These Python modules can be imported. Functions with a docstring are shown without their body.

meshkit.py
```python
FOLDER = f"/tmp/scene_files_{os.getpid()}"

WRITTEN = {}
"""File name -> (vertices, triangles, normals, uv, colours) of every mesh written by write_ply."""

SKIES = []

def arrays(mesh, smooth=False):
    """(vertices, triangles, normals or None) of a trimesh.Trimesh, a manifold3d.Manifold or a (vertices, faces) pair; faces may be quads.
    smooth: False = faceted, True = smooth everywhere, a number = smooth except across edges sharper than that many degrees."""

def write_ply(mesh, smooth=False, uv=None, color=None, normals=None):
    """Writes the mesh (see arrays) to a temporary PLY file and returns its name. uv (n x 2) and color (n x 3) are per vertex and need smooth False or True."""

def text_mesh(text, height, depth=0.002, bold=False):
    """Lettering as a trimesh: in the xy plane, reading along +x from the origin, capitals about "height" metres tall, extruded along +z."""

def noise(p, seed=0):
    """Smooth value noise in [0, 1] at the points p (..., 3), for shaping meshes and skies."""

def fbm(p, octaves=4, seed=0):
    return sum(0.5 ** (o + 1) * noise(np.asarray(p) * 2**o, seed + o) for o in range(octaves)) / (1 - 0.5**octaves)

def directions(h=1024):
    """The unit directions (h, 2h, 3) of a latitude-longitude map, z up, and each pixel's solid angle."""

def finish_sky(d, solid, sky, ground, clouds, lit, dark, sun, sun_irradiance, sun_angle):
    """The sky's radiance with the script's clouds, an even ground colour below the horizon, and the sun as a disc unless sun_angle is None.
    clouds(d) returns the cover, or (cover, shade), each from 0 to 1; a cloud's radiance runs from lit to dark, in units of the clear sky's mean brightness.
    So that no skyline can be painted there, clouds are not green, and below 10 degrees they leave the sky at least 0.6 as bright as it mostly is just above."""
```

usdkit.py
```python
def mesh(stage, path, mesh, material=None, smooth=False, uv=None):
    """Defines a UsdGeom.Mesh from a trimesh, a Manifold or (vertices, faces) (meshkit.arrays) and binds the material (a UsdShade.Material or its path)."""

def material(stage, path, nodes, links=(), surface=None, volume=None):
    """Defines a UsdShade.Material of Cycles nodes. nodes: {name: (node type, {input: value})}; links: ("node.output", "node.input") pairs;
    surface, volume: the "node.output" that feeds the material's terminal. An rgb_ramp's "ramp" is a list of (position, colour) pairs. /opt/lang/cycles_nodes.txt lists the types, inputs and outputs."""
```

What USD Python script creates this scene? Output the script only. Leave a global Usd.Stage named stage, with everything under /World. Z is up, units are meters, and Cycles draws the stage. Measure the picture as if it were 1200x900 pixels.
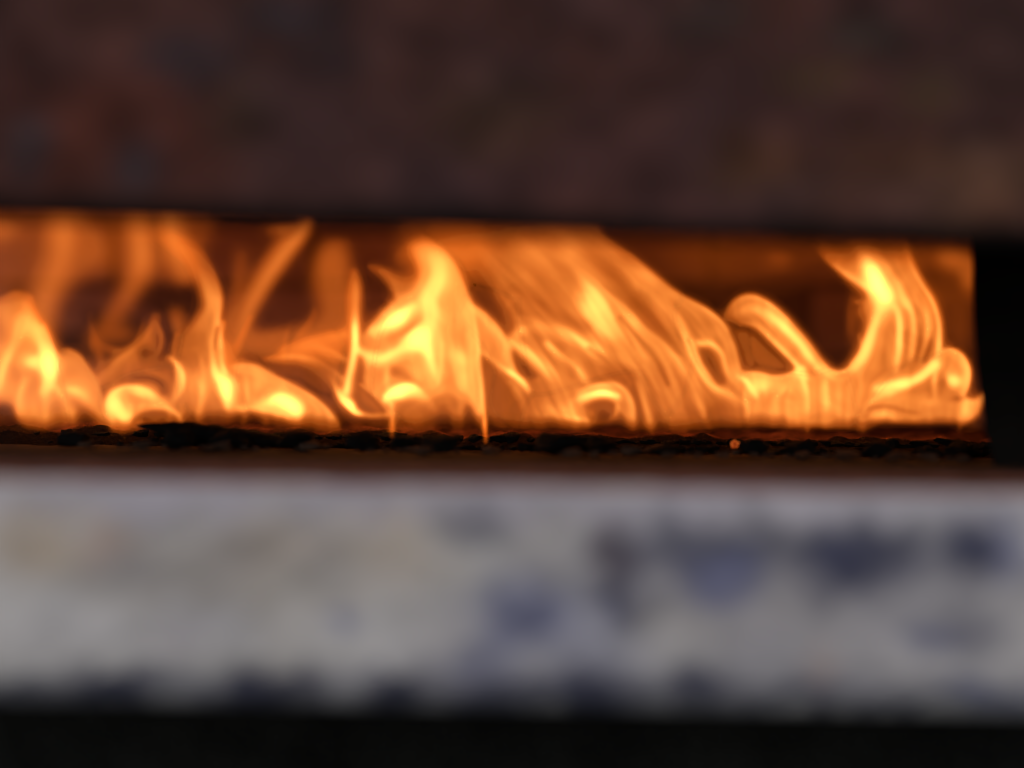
import math
import numpy as np, trimesh, usdkit, meshkit
from scipy import ndimage
from scipy.spatial import cKDTree, ConvexHull
from pxr import Usd, UsdGeom, UsdLux, UsdShade, Gf, Sdf, Vt

stage = Usd.Stage.CreateInMemory()
UsdGeom.SetStageUpAxis(stage, UsdGeom.Tokens.z)
UsdGeom.Xform.Define(stage, '/World')
UsdGeom.Scope.Define(stage, '/World/Looks')
T = Sdf.ValueTypeNames

# ------------------------------------------------------------------ camera, sky, sun, exposure
S = 1.5                    # metres from the lens to the flames
WIDE = 0.5                 # metres of flame across the picture
K = WIDE / 1200.0          # one pixel of the photograph, at the flames
CAM_Z, AIM_Z = 0.076, 0.0315
PITCH = math.atan2(CAM_Z - AIM_Z, S)
cam = UsdGeom.Camera.Define(stage, '/World/camera')
cam.AddTranslateOp().Set(Gf.Vec3d(0, -S, CAM_Z))
cam.AddRotateXOp().Set(90.0 - math.degrees(PITCH))
FOCAL = 36.0 * S / WIDE
cam.CreateHorizontalApertureAttr(36.0)
cam.CreateVerticalApertureAttr(27.0)
cam.CreateFocalLengthAttr(FOCAL)
cam.CreateFocusDistanceAttr(S)
cam.CreateFStopAttr(FOCAL / 94.0)
cam.CreateExposureAttr(0.0)
cam.CreateClippingRangeAttr(Gf.Vec2f(0.05, 1000.0))

SUN_EL, SUN_AZ = math.radians(42), math.radians(205)      # behind the photographer, a little to the left
usdkit.material(stage, '/World/Looks/sky', {
    "s": ("sky_texture", {"sky_type": "single_scattering", "sun_disc": False, "sun_elevation": SUN_EL, "sun_rotation": SUN_AZ, "aerosol_density": 4.0}),
    "g": ("mix_color", {"fac": 0.55, "b": (0.96, 0.98, 1.05)}),
    "b": ("background_shader", {"strength": 0.082})},
    [("s.color", "g.a"), ("g.result", "b.color")], surface="b.background")
dome = UsdLux.DomeLight.Define(stage, '/World/sky')
UsdShade.MaterialBindingAPI.Apply(dome.GetPrim()).Bind(UsdShade.Material.Get(stage, '/World/Looks/sky'))
dome.GetPrim().SetCustomDataByKey('kind', 'structure')
sun = UsdLux.DistantLight.Define(stage, '/World/sun')
sun.CreateIntensityAttr(0.16); sun.CreateAngleAttr(20.0); sun.CreateNormalizeAttr(True); sun.CreateColorAttr(Gf.Vec3f(1.0, 0.95, 0.9))
sun.AddRotateZOp().Set(180.0 - math.degrees(SUN_AZ)); sun.AddRotateXOp().Set(math.degrees(SUN_EL) - 90.0)

# ------------------------------------------------------------------ helpers
cp, sp = math.cos(PITCH), math.sin(PITCH)


def at(px, py, y):
    """The point at depth y behind a pixel of the 1200 x 900 photograph."""
    u, w = (px - 600) * K / S, (450 - py) * K / S
    d = np.array([u, cp + w * sp, -sp + w * cp])
    t = (y + S) / d[1]
    return np.array([0, -S, CAM_Z]) + d * t


used = {}


def numbered(name, parent='/World'):
    k = used.setdefault((parent, name), 0)
    used[(parent, name)] += 1
    return f"{parent}/{name}" + (f"_{k:03d}" if k else "")


def tag(p, label=None, cat=None, group=None, kind=None):
    for k, v in (('label', label), ('category', cat), ('group', group), ('kind', kind)):
        if v:
            p.SetCustomDataByKey(k, v)
    return p


def thing(name, loc, label, cat, group=None, kind=None):
    x = UsdGeom.Xform.Define(stage, numbered(name))
    x.AddTranslateOp().Set(Gf.Vec3d(*map(float, loc)))
    return tag(x.GetPrim(), label, cat, group, kind)


def obj(name, mesh, mat, parent=None, smooth=False, color=None):
    where = numbered(name, str(parent.GetPath()) if parent else '/World')
    m = usdkit.mesh(stage, where, mesh, f'/World/Looks/{mat}', smooth=smooth)
    if color is not None:
        UsdGeom.PrimvarsAPI(m).CreatePrimvar("tint", T.Color3fArray, "vertex").Set(Vt.Vec3fArray.FromNumpy(np.asarray(color, np.float32)))
    return m.GetPrim()


def fbm(p, octaves=4, seed=0):
    return meshkit.fbm(p, octaves, seed)


# ------------------------------------------------------------------ materials
def rough_mat(name, dark, light, scale=60, rough=0.85, bump=0.3, bump_scale=160, spec=0.3):
    usdkit.material(stage, f'/World/Looks/{name}', {
        "g": ("geometry", {}),
        "n": ("noise_texture", {"scale": scale, "detail": 6, "roughness": 0.65}),
        "r": ("rgb_ramp", {"ramp": [(0.3, dark), (0.7, light)]}),
        "n2": ("noise_texture", {"scale": bump_scale, "detail": 5}),
        "u": ("bump", {"strength": bump, "distance": 0.002}),
        "p": ("principled_bsdf", {"roughness": rough, "specular_ior_level": spec})},
        [("g.position", "n.vector"), ("n.fac", "r.fac"), ("r.color", "p.base_color"), ("g.position", "n2.vector"), ("n2.fac", "u.height"), ("u.normal", "p.normal")], surface="p.BSDF")


def tint_mat(name, rough=0.7, bump=0.3, bump_scale=220, spec=0.4, grain=0.25):
    """The colour comes from the mesh (paint, rust, stains and painted shade), with fine grain."""
    usdkit.material(stage, f'/World/Looks/{name}', {
        "a": ("attribute", {"attribute": "tint"}),
        "g": ("geometry", {}),
        "n": ("noise_texture", {"scale": 150.0, "detail": 6, "roughness": 0.7}),
        "m": ("map_range", {"value": 0.5, "from_min": 0.3, "from_max": 0.7, "to_min": 1 - grain, "to_max": 1 + grain}),
        "x": ("vector_math", {"math_type": "scale"}),
        "n2": ("noise_texture", {"scale": bump_scale, "detail": 5}),
        "u": ("bump", {"strength": bump, "distance": 0.002}),
        "p": ("principled_bsdf", {"roughness": rough, "specular_ior_level": spec})},
        [("g.position", "n.vector"), ("n.fac", "m.value"), ("a.color", "x.vector1"), ("m.result", "x.scale"), ("x.vector", "p.base_color"),
         ("g.position", "n2.vector"), ("n2.fac", "u.height"), ("u.normal", "p.normal")], surface="p.BSDF")


tint_mat('rusty_iron', rough=0.85, spec=0.12)
tint_mat('burnt_ash', rough=0.98, bump=0.9, bump_scale=260, spec=0.05)
tint_mat('stained_whitewash', rough=0.6, spec=0.35, grain=0.08)
rough_mat('rim_clay', (0.16, 0.045, 0.03), (0.30, 0.11, 0.08), 90)
rough_mat('soot', (0.006, 0.0055, 0.005), (0.014, 0.012, 0.010), 40, rough=0.95, spec=0.1)
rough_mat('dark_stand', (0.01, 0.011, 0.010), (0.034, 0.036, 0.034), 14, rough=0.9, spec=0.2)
rough_mat('sooty_mortar', (0.10, 0.05, 0.038), (0.2, 0.10, 0.075), 30, rough=0.95, spec=0.1)
rough_mat('sooty_brick', (0.24, 0.115, 0.085), (0.44, 0.21, 0.15), 12, rough=0.95, spec=0.1)
rough_mat('ledge_stone', (0.02, 0.014, 0.011), (0.06, 0.042, 0.032), 120, rough=0.95, bump=0.6, spec=0.15)
rough_mat('charcoal', (0.003, 0.003, 0.003), (0.010, 0.009, 0.0085), 260, rough=0.9, bump=0.8, bump_scale=500, spec=0.08)
rough_mat('brown_grit', (0.03, 0.019, 0.014), (0.10, 0.062, 0.045), 200, rough=0.95, bump=0.7, bump_scale=500, spec=0.15)
usdkit.material(stage, '/World/Looks/glowing_ember', {
    "g": ("geometry", {}), "n": ("noise_texture", {"scale": 420.0, "detail": 3}),
    "r": ("rgb_ramp", {"ramp": [(0.38, (0.25, 0.022, 0.002)), (0.66, (0.9, 0.17, 0.025))]}),
    "p": ("principled_bsdf", {"base_color": (0.02, 0.01, 0.008), "roughness": 0.9, "specular_ior_level": 0.1, "emission_strength": 0.7})},
    [("g.position", "n.vector"), ("n.fac", "r.fac"), ("r.color", "p.emission_color")], surface="p.BSDF")

DEEP = 0.007               # metres of flame that shine with a radiance of 1
RED, GOLD = (1.0, 0.170, 0.010), (1.0, 0.43, 0.088)      # the cooler skin of a flame and its hotter core
for name, hue, skin in (('flame_gas', RED, True), ('flame_core_gas', GOLD, False)):
    nodes = {"v": ("principled_volume", {"density": 0.0, "emission_strength": 1.0 / DEEP, "emission_color": hue})}
    if skin:
        nodes |= {"t": ("transparent_bsdf", {}), "e": ("emission", {"color": hue, "strength": 0.0}), "a": ("add_closure", {})}
        usdkit.material(stage, f'/World/Looks/{name}', nodes, [("t.BSDF", "a.closure1"), ("e.emission", "a.closure2")], surface="a.closure", volume="v.volume")
    else:
        usdkit.material(stage, f'/World/Looks/{name}', nodes, volume="v.volume")

# ------------------------------------------------------------------ the kiln: lid, slab, firebox
rng = np.random.default_rng(7)


def blobs(P, base, spots, seed):
    """Colours at points P (n x 2, photograph pixels) from irregular stains (x, y, rx, ry, colour, strength) over a base colour."""
    w = np.stack([P[:, 0] / 26, P[:, 1] / 26, np.zeros(len(P))], 1)
    wob = np.stack([fbm(w, 4, seed) - 0.5, fbm(w + 40, 4, seed + 9) - 0.5], 1) * 48
    Q = P + wob
    c = np.tile(np.asarray(base, float), (len(P), 1))
    for x, y, rx, ry, col, a in spots:
        d = np.hypot((Q[:, 0] - x) / rx, (Q[:, 1] - y) / ry)
        m = np.minimum(1.05 * a, 1) * np.clip(1.55 - d, 0, 1.1)[:, None] / 1.1
        c = c * (1 - m) + np.asarray(col) * m
    return c


def profile_sweep(prof, x0, x1, nx, tilt):
    """A closed bar along x: the outline prof (y, z) swept from x0 to x1; tilt is the slope of its line, metres per metre."""
    xs = np.linspace(x0, x1, nx)
    n = len(prof)
    V = np.array([[x, y, z + tilt * x] for x in xs for y, z in prof])
    F = []
    for i in range(nx - 1):
        for j in range(n):
            a, b = i * n + j, i * n + (j + 1) % n
            F += [[a, a + n, b], [b, a + n, b + n]]
    c0, c1 = len(V), len(V) + 1
    V = np.vstack([V, [[x0, *np.mean(prof, 0)], [x1, *np.mean(prof, 0)]]])
    V[c0, 2] += tilt * x0; V[c1, 2] += tilt * x1
    for j in range(n):
        k = (j + 1) % n
        F += [[c0, j, k], [c1, (nx - 1) * n + k, (nx - 1) * n + j]]
    m = trimesh.Trimesh(V, F, process=False)
    if m.volume < 0:
        m.invert()
    return m


def rounded(points, radii, n=7):
    """An outline with rounded corners."""
    out, P = [], [np.array(p, float) for p in points]
    for i, p in enumerate(P):
        a, b, r = P[i - 1], P[(i + 1) % len(P)], radii[i]
        if r <= 0:
            out.append(p); continue
        u, v = (a - p) / np.linalg.norm(a - p), (b - p) / np.linalg.norm(b - p)
        s, e = p + u * r, p + v * r
        for t in np.linspace(0, 1, n):
            out.append((1 - t) ** 2 * s + 2 * t * (1 - t) * p + t ** 2 * e)
    return np.array(out)


def dense(prof, step):
    out = []
    for a, b in zip(prof, np.roll(prof, -1, 0)):
        k = max(1, int(np.linalg.norm(b - a) / step))
        out += [a + (b - a) * t / k for t in range(k)]
    return np.array(out)


FRONT, BACK = -0.24, 0.17
X0, X1 = -0.34, 0.34


def to_px(V):
    """Photograph pixels of points (for laying out the stains on the faces)."""
    d = V - np.array([0, -S, CAM_Z])
    depth = d[:, 1] * cp - d[:, 2] * sp
    return np.stack([600 + d[:, 0] / depth * S / K, 450 - (d[:, 1] * sp + d[:, 2] * cp) / depth * S / K], 1)


# the lid: one rusty iron plate beam over the opening
zl = at(600, 274, FRONT)[2]
lid_tilt = (at(1200, 283, FRONT)[2] - at(0, 247, FRONT)[2]) / (at(1200, 283, FRONT)[0] - at(0, 247, FRONT)[0])
prof = rounded([(FRONT, zl + 0.17), (FRONT, zl), (FRONT + 0.035, zl + 0.001), (FRONT + 0.05, zl + 0.032), (BACK + 0.05, zl + 0.034), (BACK + 0.05, zl + 0.17)], [0.01, 0.012, 0.006, 0.004, 0, 0.0])
lid_mesh = profile_sweep(dense(prof, 0.003), X0, X1, 220, lid_tilt)
v = np.array(lid_mesh.vertices)
front = np.clip((FRONT + 0.02 - v[:, 1]) / 0.02, 0, 1)
v[:, 1] += (fbm(v * 45, 4, 3) - 0.5) * 0.004 * front
lid_mesh.vertices = v
P = to_px(v)
rust, blue, ochre, plum = (0.125, 0.034, 0.022), (0.046, 0.044, 0.056), (0.135, 0.060, 0.032), (0.085, 0.045, 0.050)
c = blobs(P, (0.084, 0.038, 0.035), [
    (140, 120, 90, 50, rust, .5), (70, 190, 70, 50, rust, .5), (220, 185, 55, 45, rust, .45), (20, 110, 40, 60, rust, .35),
    (160, 190, 26, 26, blue, .8), (35, 170, 24, 40, blue, .7), (220, 70, 50, 30, blue, .5), (330, 22, 60, 22, blue, .6), (390, 70, 40, 30, blue, .4),
    (350, 150, 70, 60, plum, .6), (690, 205, 130, 45, (0.10, 0.045, 0.045), .8), (520, 200, 60, 40, plum, .5), (830, 150, 60, 50, plum, .4),
    (580, 140, 70, 45, (0.085, 0.050, 0.028), .4), (880, 195, 50, 32, ochre, .75), (1150, 215, 80, 45, (0.17, 0.085, 0.055), .9), (1000, 225, 120, 30, (0.12, 0.06, 0.05), .6), (1040, 185, 70, 30, ochre, .45),
    (955, 92, 45, 22, (0.10, 0.065, 0.03), .5), (1085, 105, 40, 24, (0.10, 0.065, 0.03), .5), (1010, 40, 40, 22, (0.06, 0.06, 0.05), .5),
    (840, 20, 60, 25, (0.05, 0.05, 0.048), .4), (280, 130, 40, 40, (0.05, 0.032, 0.02), .5), (1180, 60, 60, 60, (0.05, 0.027, 0.024), .5)], 11)
mott = np.clip((fbm(v * 56, 4, 21)[:, None] - 0.28) * 2.2, 0, 1.1)
hue = fbm(v * 36 + 7, 4, 22)[:, None] - 0.5
c = c * (0.46 + 0.66 * mott) * (1 + hue * np.array([0.35, 0.0, -0.35]))
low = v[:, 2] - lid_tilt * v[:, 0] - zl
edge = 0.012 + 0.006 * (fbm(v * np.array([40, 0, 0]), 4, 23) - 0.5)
under = np.maximum(np.clip((edge - low) / 0.007, 0, 1), np.clip((v[:, 1] - FRONT - 0.02) / 0.01, 0, 1))[:, None]      # shade of the lower edge painted in; smoke has blackened the underside
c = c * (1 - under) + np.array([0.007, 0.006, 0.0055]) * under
lid = thing('kiln_cover', (0, 0, 0), 'broad dark rusty iron cover across the top above the fire opening', 'kiln cover')
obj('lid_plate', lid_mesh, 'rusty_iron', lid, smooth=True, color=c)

# the slab: whitewashed, with a reddish clay rim on its top edge
zt = at(600, 558, FRONT)[2]
slab_tilt = (at(1200, 563, FRONT)[2] - at(0, 546, FRONT)[2]) / (at(1200, 563, FRONT)[0] - at(0, 546, FRONT)[0])
zb = at(600, 842, FRONT)[2]
bt = (at(1200, 832, FRONT)[2] - at(0, 820, FRONT)[2]) / (at(1200, 832, FRONT)[0] - at(0, 820, FRONT)[0])
RIM = 0.0042
prof = rounded([(FRONT, zt - RIM), (FRONT, zb), (0.1, zb - 0.004), (0.1, zt - RIM)], [0, 0.034, 0, 0])
slab_mesh = profile_sweep(dense(prof, 0.0022), X0, X1, 280, slab_tilt)
v = np.array(slab_mesh.vertices)
v[:, 1] += (fbm(v * 60, 4, 5) - 0.5) * 0.004 * np.clip((FRONT + 0.02 - v[:, 1]) / 0.02, 0, 1)
slab_mesh.vertices = v
P = to_px(v)
navy, steel, tan, grey = (0.012, 0.019, 0.075), (0.10, 0.125, 0.29), (0.48, 0.40, 0.31), (0.33, 0.315, 0.305)
white, lav = (0.61, 0.62, 0.635), (0.47, 0.46, 0.55)
c = blobs(P, white, [
    (300, 585, 420, 28, lav, .9), (900, 590, 420, 28, lav, .8),
    (220, 655, 190, 45, grey, .75), (40, 640, 60, 40, tan, .7), (130, 640, 30, 30, (0.42, 0.30, 0.25), .5), (330, 640, 60, 30, (0.36, 0.30, 0.27), .6), (460, 645, 60, 45, tan, .55),
    (150, 670, 40, 20, (0.33, 0.33, 0.36), .5), (300, 690, 180, 30, grey, .5), (640, 650, 60, 50, grey, .5), (1000, 690, 220, 50, grey, .6), (830, 690, 130, 60, grey, .6),
    (800, 670, 170, 50, (0.27, 0.28, 0.35), .6), (1060, 690, 150, 60, (0.28, 0.29, 0.36), .55), (600, 760, 120, 50, (0.30, 0.31, 0.40), .5), (1000, 770, 220, 40, (0.36, 0.36, 0.42), .4),
    (548, 618, 42, 24, navy, .62), (610, 715, 66, 40, steel, .65), (575, 690, 24, 24, (0.12, 0.14, 0.25), .45), (622, 722, 22, 18, navy, .5), (400, 725, 22, 14, steel, .6),
    (718, 645, 26, 44, (0.10, 0.08, 0.10), .75), (724, 705, 32, 32, navy, .75), (800, 640, 84, 32, navy, .62), (885, 638, 46, 26, navy, .5), (845, 680, 44, 32, steel, .6),
    (985, 642, 56, 32, navy, .75), (1005, 668, 52, 34, navy, .6), (1065, 642, 50, 24, navy, .6), (1145, 642, 36, 36, navy, .85), (1130, 745, 52, 24, navy, .5), (1090, 745, 26, 14, steel, .5),
    (1190, 640, 26, 34, steel, .5), (550, 785, 44, 34, steel, .6), (960, 785, 22, 26, (0.40, 0.28, 0.24), .45), (215, 748, 30, 20, (0.40, 0.36, 0.42), .35),
    (250, 735, 120, 30, (0.40, 0.41, 0.47), .4), (60, 740, 60, 30, (0.42, 0.43, 0.48), .35), (700, 770, 50, 40, steel, .35), (880, 760, 60, 30, (0.3, 0.31, 0.38), .4),
    (600, 806, 800, 20, (0.27, 0.28, 0.37), .5), (330, 690, 40, 120, (0.50, 0.48, 0.44), .35), (520, 700, 40, 120, (0.48, 0.47, 0.46), .3),
    (140, 806, 52, 24, navy, .85), (305, 806, 60, 26, navy, .8), (465, 812, 36, 20, navy, .8), (590, 818, 70, 14, navy, .6), (690, 812, 60, 22, navy, .75), (815, 806, 40, 24, navy, .7),
    (930, 816, 60, 12, navy, .6), (1050, 820, 60, 12, navy, .6), (1160, 816, 50, 14, steel, .7), (30, 812, 50, 12, navy, .6)], 31)
c = c * (0.8 + 0.4 * fbm(v * 70, 5, 33)[:, None])
slab = thing('hearth_slab', (0, 0, 0), 'thick whitewashed front slab with blue and grey stains below the fire', 'slab')
obj('slab_block', slab_mesh, 'stained_whitewash', slab, smooth=True, color=c)
prof = rounded([(FRONT - 0.001, zt), (FRONT - 0.001, zt - RIM + 0.0002), (FRONT + 0.012, zt - RIM + 0.0002), (FRONT + 0.012, zt)], [0.003, 0.0005, 0, 0])
rim_mesh = profile_sweep(dense(prof, 0.002), X0, X1, 200, slab_tilt)
v = np.array(rim_mesh.vertices); v[:, 2] += (fbm(v * 90, 4, 8) - 0.5) * 0.0016; rim_mesh.vertices = v
tag(obj('rim', rim_mesh, 'rim_clay', slab, smooth=True), 'reddish rim along the top edge')


# the hearth floor from the rim to the back wall
def sheet(x0, x1, y0, y1, nx, ny, zf, thick=0.004):
    xs, ys = np.meshgrid(np.linspace(x0, x1, nx), np.linspace(y0, y1, ny))
    p = np.stack([xs.ravel(), ys.ravel(), np.zeros(xs.size)], 1)
    top = p.copy(); top[:, 2] = zf(p)
    bot = p.copy(); bot[:, 2] = top[:, 2].min() - thick
    i = np.arange(nx * ny).reshape(ny, nx)
    a, b, cc, d = i[:-1, :-1].ravel(), i[:-1, 1:].ravel(), i[1:, 1:].ravel(), i[1:, :-1].ravel()
    N = nx * ny
    F = [np.stack([a, b, cc], 1), np.stack([a, cc, d], 1), np.stack([a, cc, b], 1) + N, np.stack([a, d, cc], 1) + N]
    loop = np.concatenate([i[0, :-1], i[:-1, -1], i[-1, :0:-1], i[:0:-1, 0]])
    nxt = np.roll(loop, -1)
    F += [np.stack([loop, nxt + N, nxt], 1), np.stack([loop, loop + N, nxt + N], 1)]
    return trimesh.Trimesh(np.vstack([top, bot]), np.vstack(F), process=False)


def floor_z(p):
    return slab_tilt * p[:, 0] + zt - 0.0012 + (0.0 - zt) * np.clip((p[:, 1] - FRONT) / 0.2, 0, 1) + (fbm(p * np.array([70, 90, 1]), 5, 41) - 0.5) * 0.0028


firebox = thing('firebox', (0, 0, 0), 'soot black firebox behind the flames, open at the front', 'firebox')
obj('hearth_floor', sheet(X0, X1, FRONT + 0.0122, BACK, 260, 160, floor_z), 'ledge_stone', firebox, smooth=True)
# back wall of sooty bricks, laid in courses
bw, bh, mj = 0.105, 0.036, 0.004
for r in range(5):
    for q in range(-4, 5):
        x = (q + (0.5 if r % 2 else 0)) * (bw + mj)
        if abs(x) > 0.40:
            continue
        b = trimesh.creation.box([bw, 0.05, bh])
        b = b.subdivide().subdivide()
        vv = np.array(b.vertices)
        vv[:, 1] += rng.uniform(-0.003, 0.003)
        vv = vv + (np.stack([meshkit.noise(vv * 70 + 9 * q + 31 * r + 5 * s) for s in range(3)], 1) - 0.5) * 0.003
        b.vertices = vv + [x, BACK + 0.0395, -0.02 + r * (bh + mj)]
        obj('brick', b, 'sooty_brick', firebox, smooth=40)
obj('mortar', trimesh.creation.box([0.8, 0.03, 0.22], trimesh.transformations.translation_matrix([0, BACK + 0.032, 0.06])), 'sooty_mortar', firebox)
# the black side wall at the right end of the opening, leaning a little
JF, JB = -0.075, BACK - 0.002
pts = []
for y, dx in ((JF, 0), (JB, 0.085)):
    for (px, py) in ((1136, 225), (1142, 400), (1155, 500), (1166, 560)):
        p0 = at(px, py, JF)
        for x in (p0[0] + dx, 0.345):
            pts.append([x, y, p0[2]])
pts = np.array(pts)
row = lambda k, l: [k * 8 + l * 2, k * 8 + l * 2 + 1]
F = []
for l in range(3):
    (a, b), (c_, d) = row(0, l), row(0, l + 1); (e, f), (g, h) = row(1, l), row(1, l + 1)
    F += [[a, c_, b], [b, c_, d], [e, f, g], [f, h, g], [a, e, c_], [c_, e, g], [b, d, f], [d, h, f]]
(a, b), (e, f) = row(0, 0), row(1, 0); F += [[a, b, e], [b, f, e]]
(a, b), (e, f) = row(0, 3), row(1, 3); F += [[a, e, b], [b, e, f]]
jm = trimesh.Trimesh(pts, F, process=False)
jm = jm.subdivide_to_size(0.012)
jm = trimesh.Trimesh(jm.vertices, jm.faces, process=True)
trimesh.repair.fix_normals(jm)
vv = np.array(jm.vertices); vv[:, 0] += (fbm(vv * 55, 4, 17) - 0.5) * 0.003; jm.vertices = vv
obj('side_wall', jm, 'soot', firebox, smooth=40)
# dark stand under the slab, set well back
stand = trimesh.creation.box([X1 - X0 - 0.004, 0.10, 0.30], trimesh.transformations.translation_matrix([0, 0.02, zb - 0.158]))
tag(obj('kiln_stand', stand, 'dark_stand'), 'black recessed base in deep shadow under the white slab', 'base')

# ------------------------------------------------------------------ embers, charcoal
def bed_z(p):
    edge = np.clip((p[:, 1] + 0.008 + 0.010 * (fbm(p * np.array([60, 0, 0]) + 3, 3, 52) - 0.5)) / 0.016, 0, 1)
    return slab_tilt * p[:, 0] - 0.002 + (0.0085 + 0.0045 * (fbm(p * np.array([75, 75, 1]), 5, 51) - 0.5) * 2) * edge * edge * (3 - 2 * edge) + np.clip(p[:, 1] - 0.02, 0, 1) * 0.012


bed = sheet(X0, X1 - 0.08, -0.03, BACK - 0.005, 480, 260, bed_z)
v = np.array(bed.vertices)
n1, n2 = fbm(v * 150, 5, 55)[:, None], fbm(v * np.array([55, 140, 60]), 4, 56)[:, None]
c = np.array([0.020, 0.011, 0.009]) + np.clip(n1 * 1.6 - 0.35, 0, 1) * np.array([0.17, 0.055, 0.032])
char = np.clip((0.008 + 0.016 * (n2 - 0.35) - v[:, 1:2]) / 0.004, 0, 1)          # the near edge of the bed is burnt to charcoal
tag(obj('ember_bed', bed, 'burnt_ash', smooth=True, color=c * (1 - char) + np.array([0.010, 0.0065, 0.0055]) * char), 'mottled dark red bed of ash and embers with a charred edge under the flames', 'ember bed', kind='stuff')


def lump(size, seed, flat=(1, 0.8, 0.75), n=26):
    g = np.random.default_rng(seed)
    p = g.normal(size=(n, 3)); p /= np.linalg.norm(p, axis=1)[:, None]
    p *= g.uniform(0.6, 1.1, (n, 1))
    h = ConvexHull(p)
    m = trimesh.Trimesh(p, h.simplices, process=True)
    m.fix_normals()
    m = m.subdivide().subdivide()
    v = np.array(m.vertices)
    v *= (0.62 + 0.76 * fbm(v * 2.2 + seed * 3.1, 4, seed % 90))[:, None]
    m.vertices = v * np.array(flat) * size
    return m


def sit(px, py, y):
    p = at(px, py, y)
    return p


def place(name, mesh, mat, px, py, y, label, cat, group=None, sink=0.25, raised=0.0):
    """A piece whose foot shows at (px, py), resting on the hearth at depth y."""
    p = at(px, py, y)
    ground = slab_tilt * p[0] + raised
    lo, hi = mesh.bounds[:, 2]
    t = thing(name, (p[0], y, max(ground - sink * (hi - lo) * 0.4, ground - 0.002) - lo), label, cat, group)
    obj('body', mesh, mat, t, smooth=50)
    return t


big = [(520, 524, 15, 'charcoal lump below the tall flame left of centre'), (655, 526, 17, 'largest rounded charcoal lump right of centre'), (683, 519, 12, 'charcoal lump just right of the largest rounded one'),
       (700, 516, 11, 'charcoal lump standing tallest right of centre'), (470, 515, 12, 'charcoal lump left of the tall flame'), (425, 517, 11, 'charcoal lump under the thin upright flame'),
       (1028, 520, 11, 'arched charcoal lump under the tall right flame'), (1124, 521, 12, 'charcoal lump nearest the black side wall'), (938, 516, 10, 'charcoal lump right of the glowing ember'),
       (884, 513, 10, 'charcoal lump directly beside the glowing ember'), (780, 517, 10, 'charcoal lump midway between the big lump and the glowing ember'), (345, 513, 13, 'charcoal lump right of the charred stick'),
       (268, 529, 13, 'broad charcoal lump hanging over the ledge below the charred stick'), (208, 524, 13, 'charcoal lump under the left end of the charred stick'), (88, 511, 11, 'leftmost large charcoal lump')]
for k, (px, py, s, lab) in enumerate(big):
    place('charcoal_lump', lump(s * K * 1.5, 100 + k, (1.35, 0.9, 0.7)), 'charcoal', px, py, (-0.046 if py >= 524 else -0.034) + 0.006 * ((k * 37) % 5 - 2) / 2, 'black ' + lab, 'charcoal')
g = np.random.default_rng(5)
for k in range(170):
    if k < 18 and k % 3:
        continue
    px = 40 + k * 6.6 + g.uniform(-5, 5)
    s = g.uniform(5, 8.5) * (1 + 0.5 * g.uniform() ** 4) * min(1, 0.5 + px / 400)
    y = g.uniform(-0.026, -0.014) if k % 2 else g.uniform(-0.012, -0.004)
    place('charcoal_piece', lump(s * K, 300 + k, (1.5 * g.uniform(.7, 1.5), 1.0, 0.72 * g.uniform(.7, 1.2)), 14), 'charcoal', px, 515, y,
          'small black charcoal piece in the row along the edge of the ember bed', 'charcoal', 'small charcoal pieces along the bed edge', raised=0 if k % 2 else 0.0035)
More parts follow.
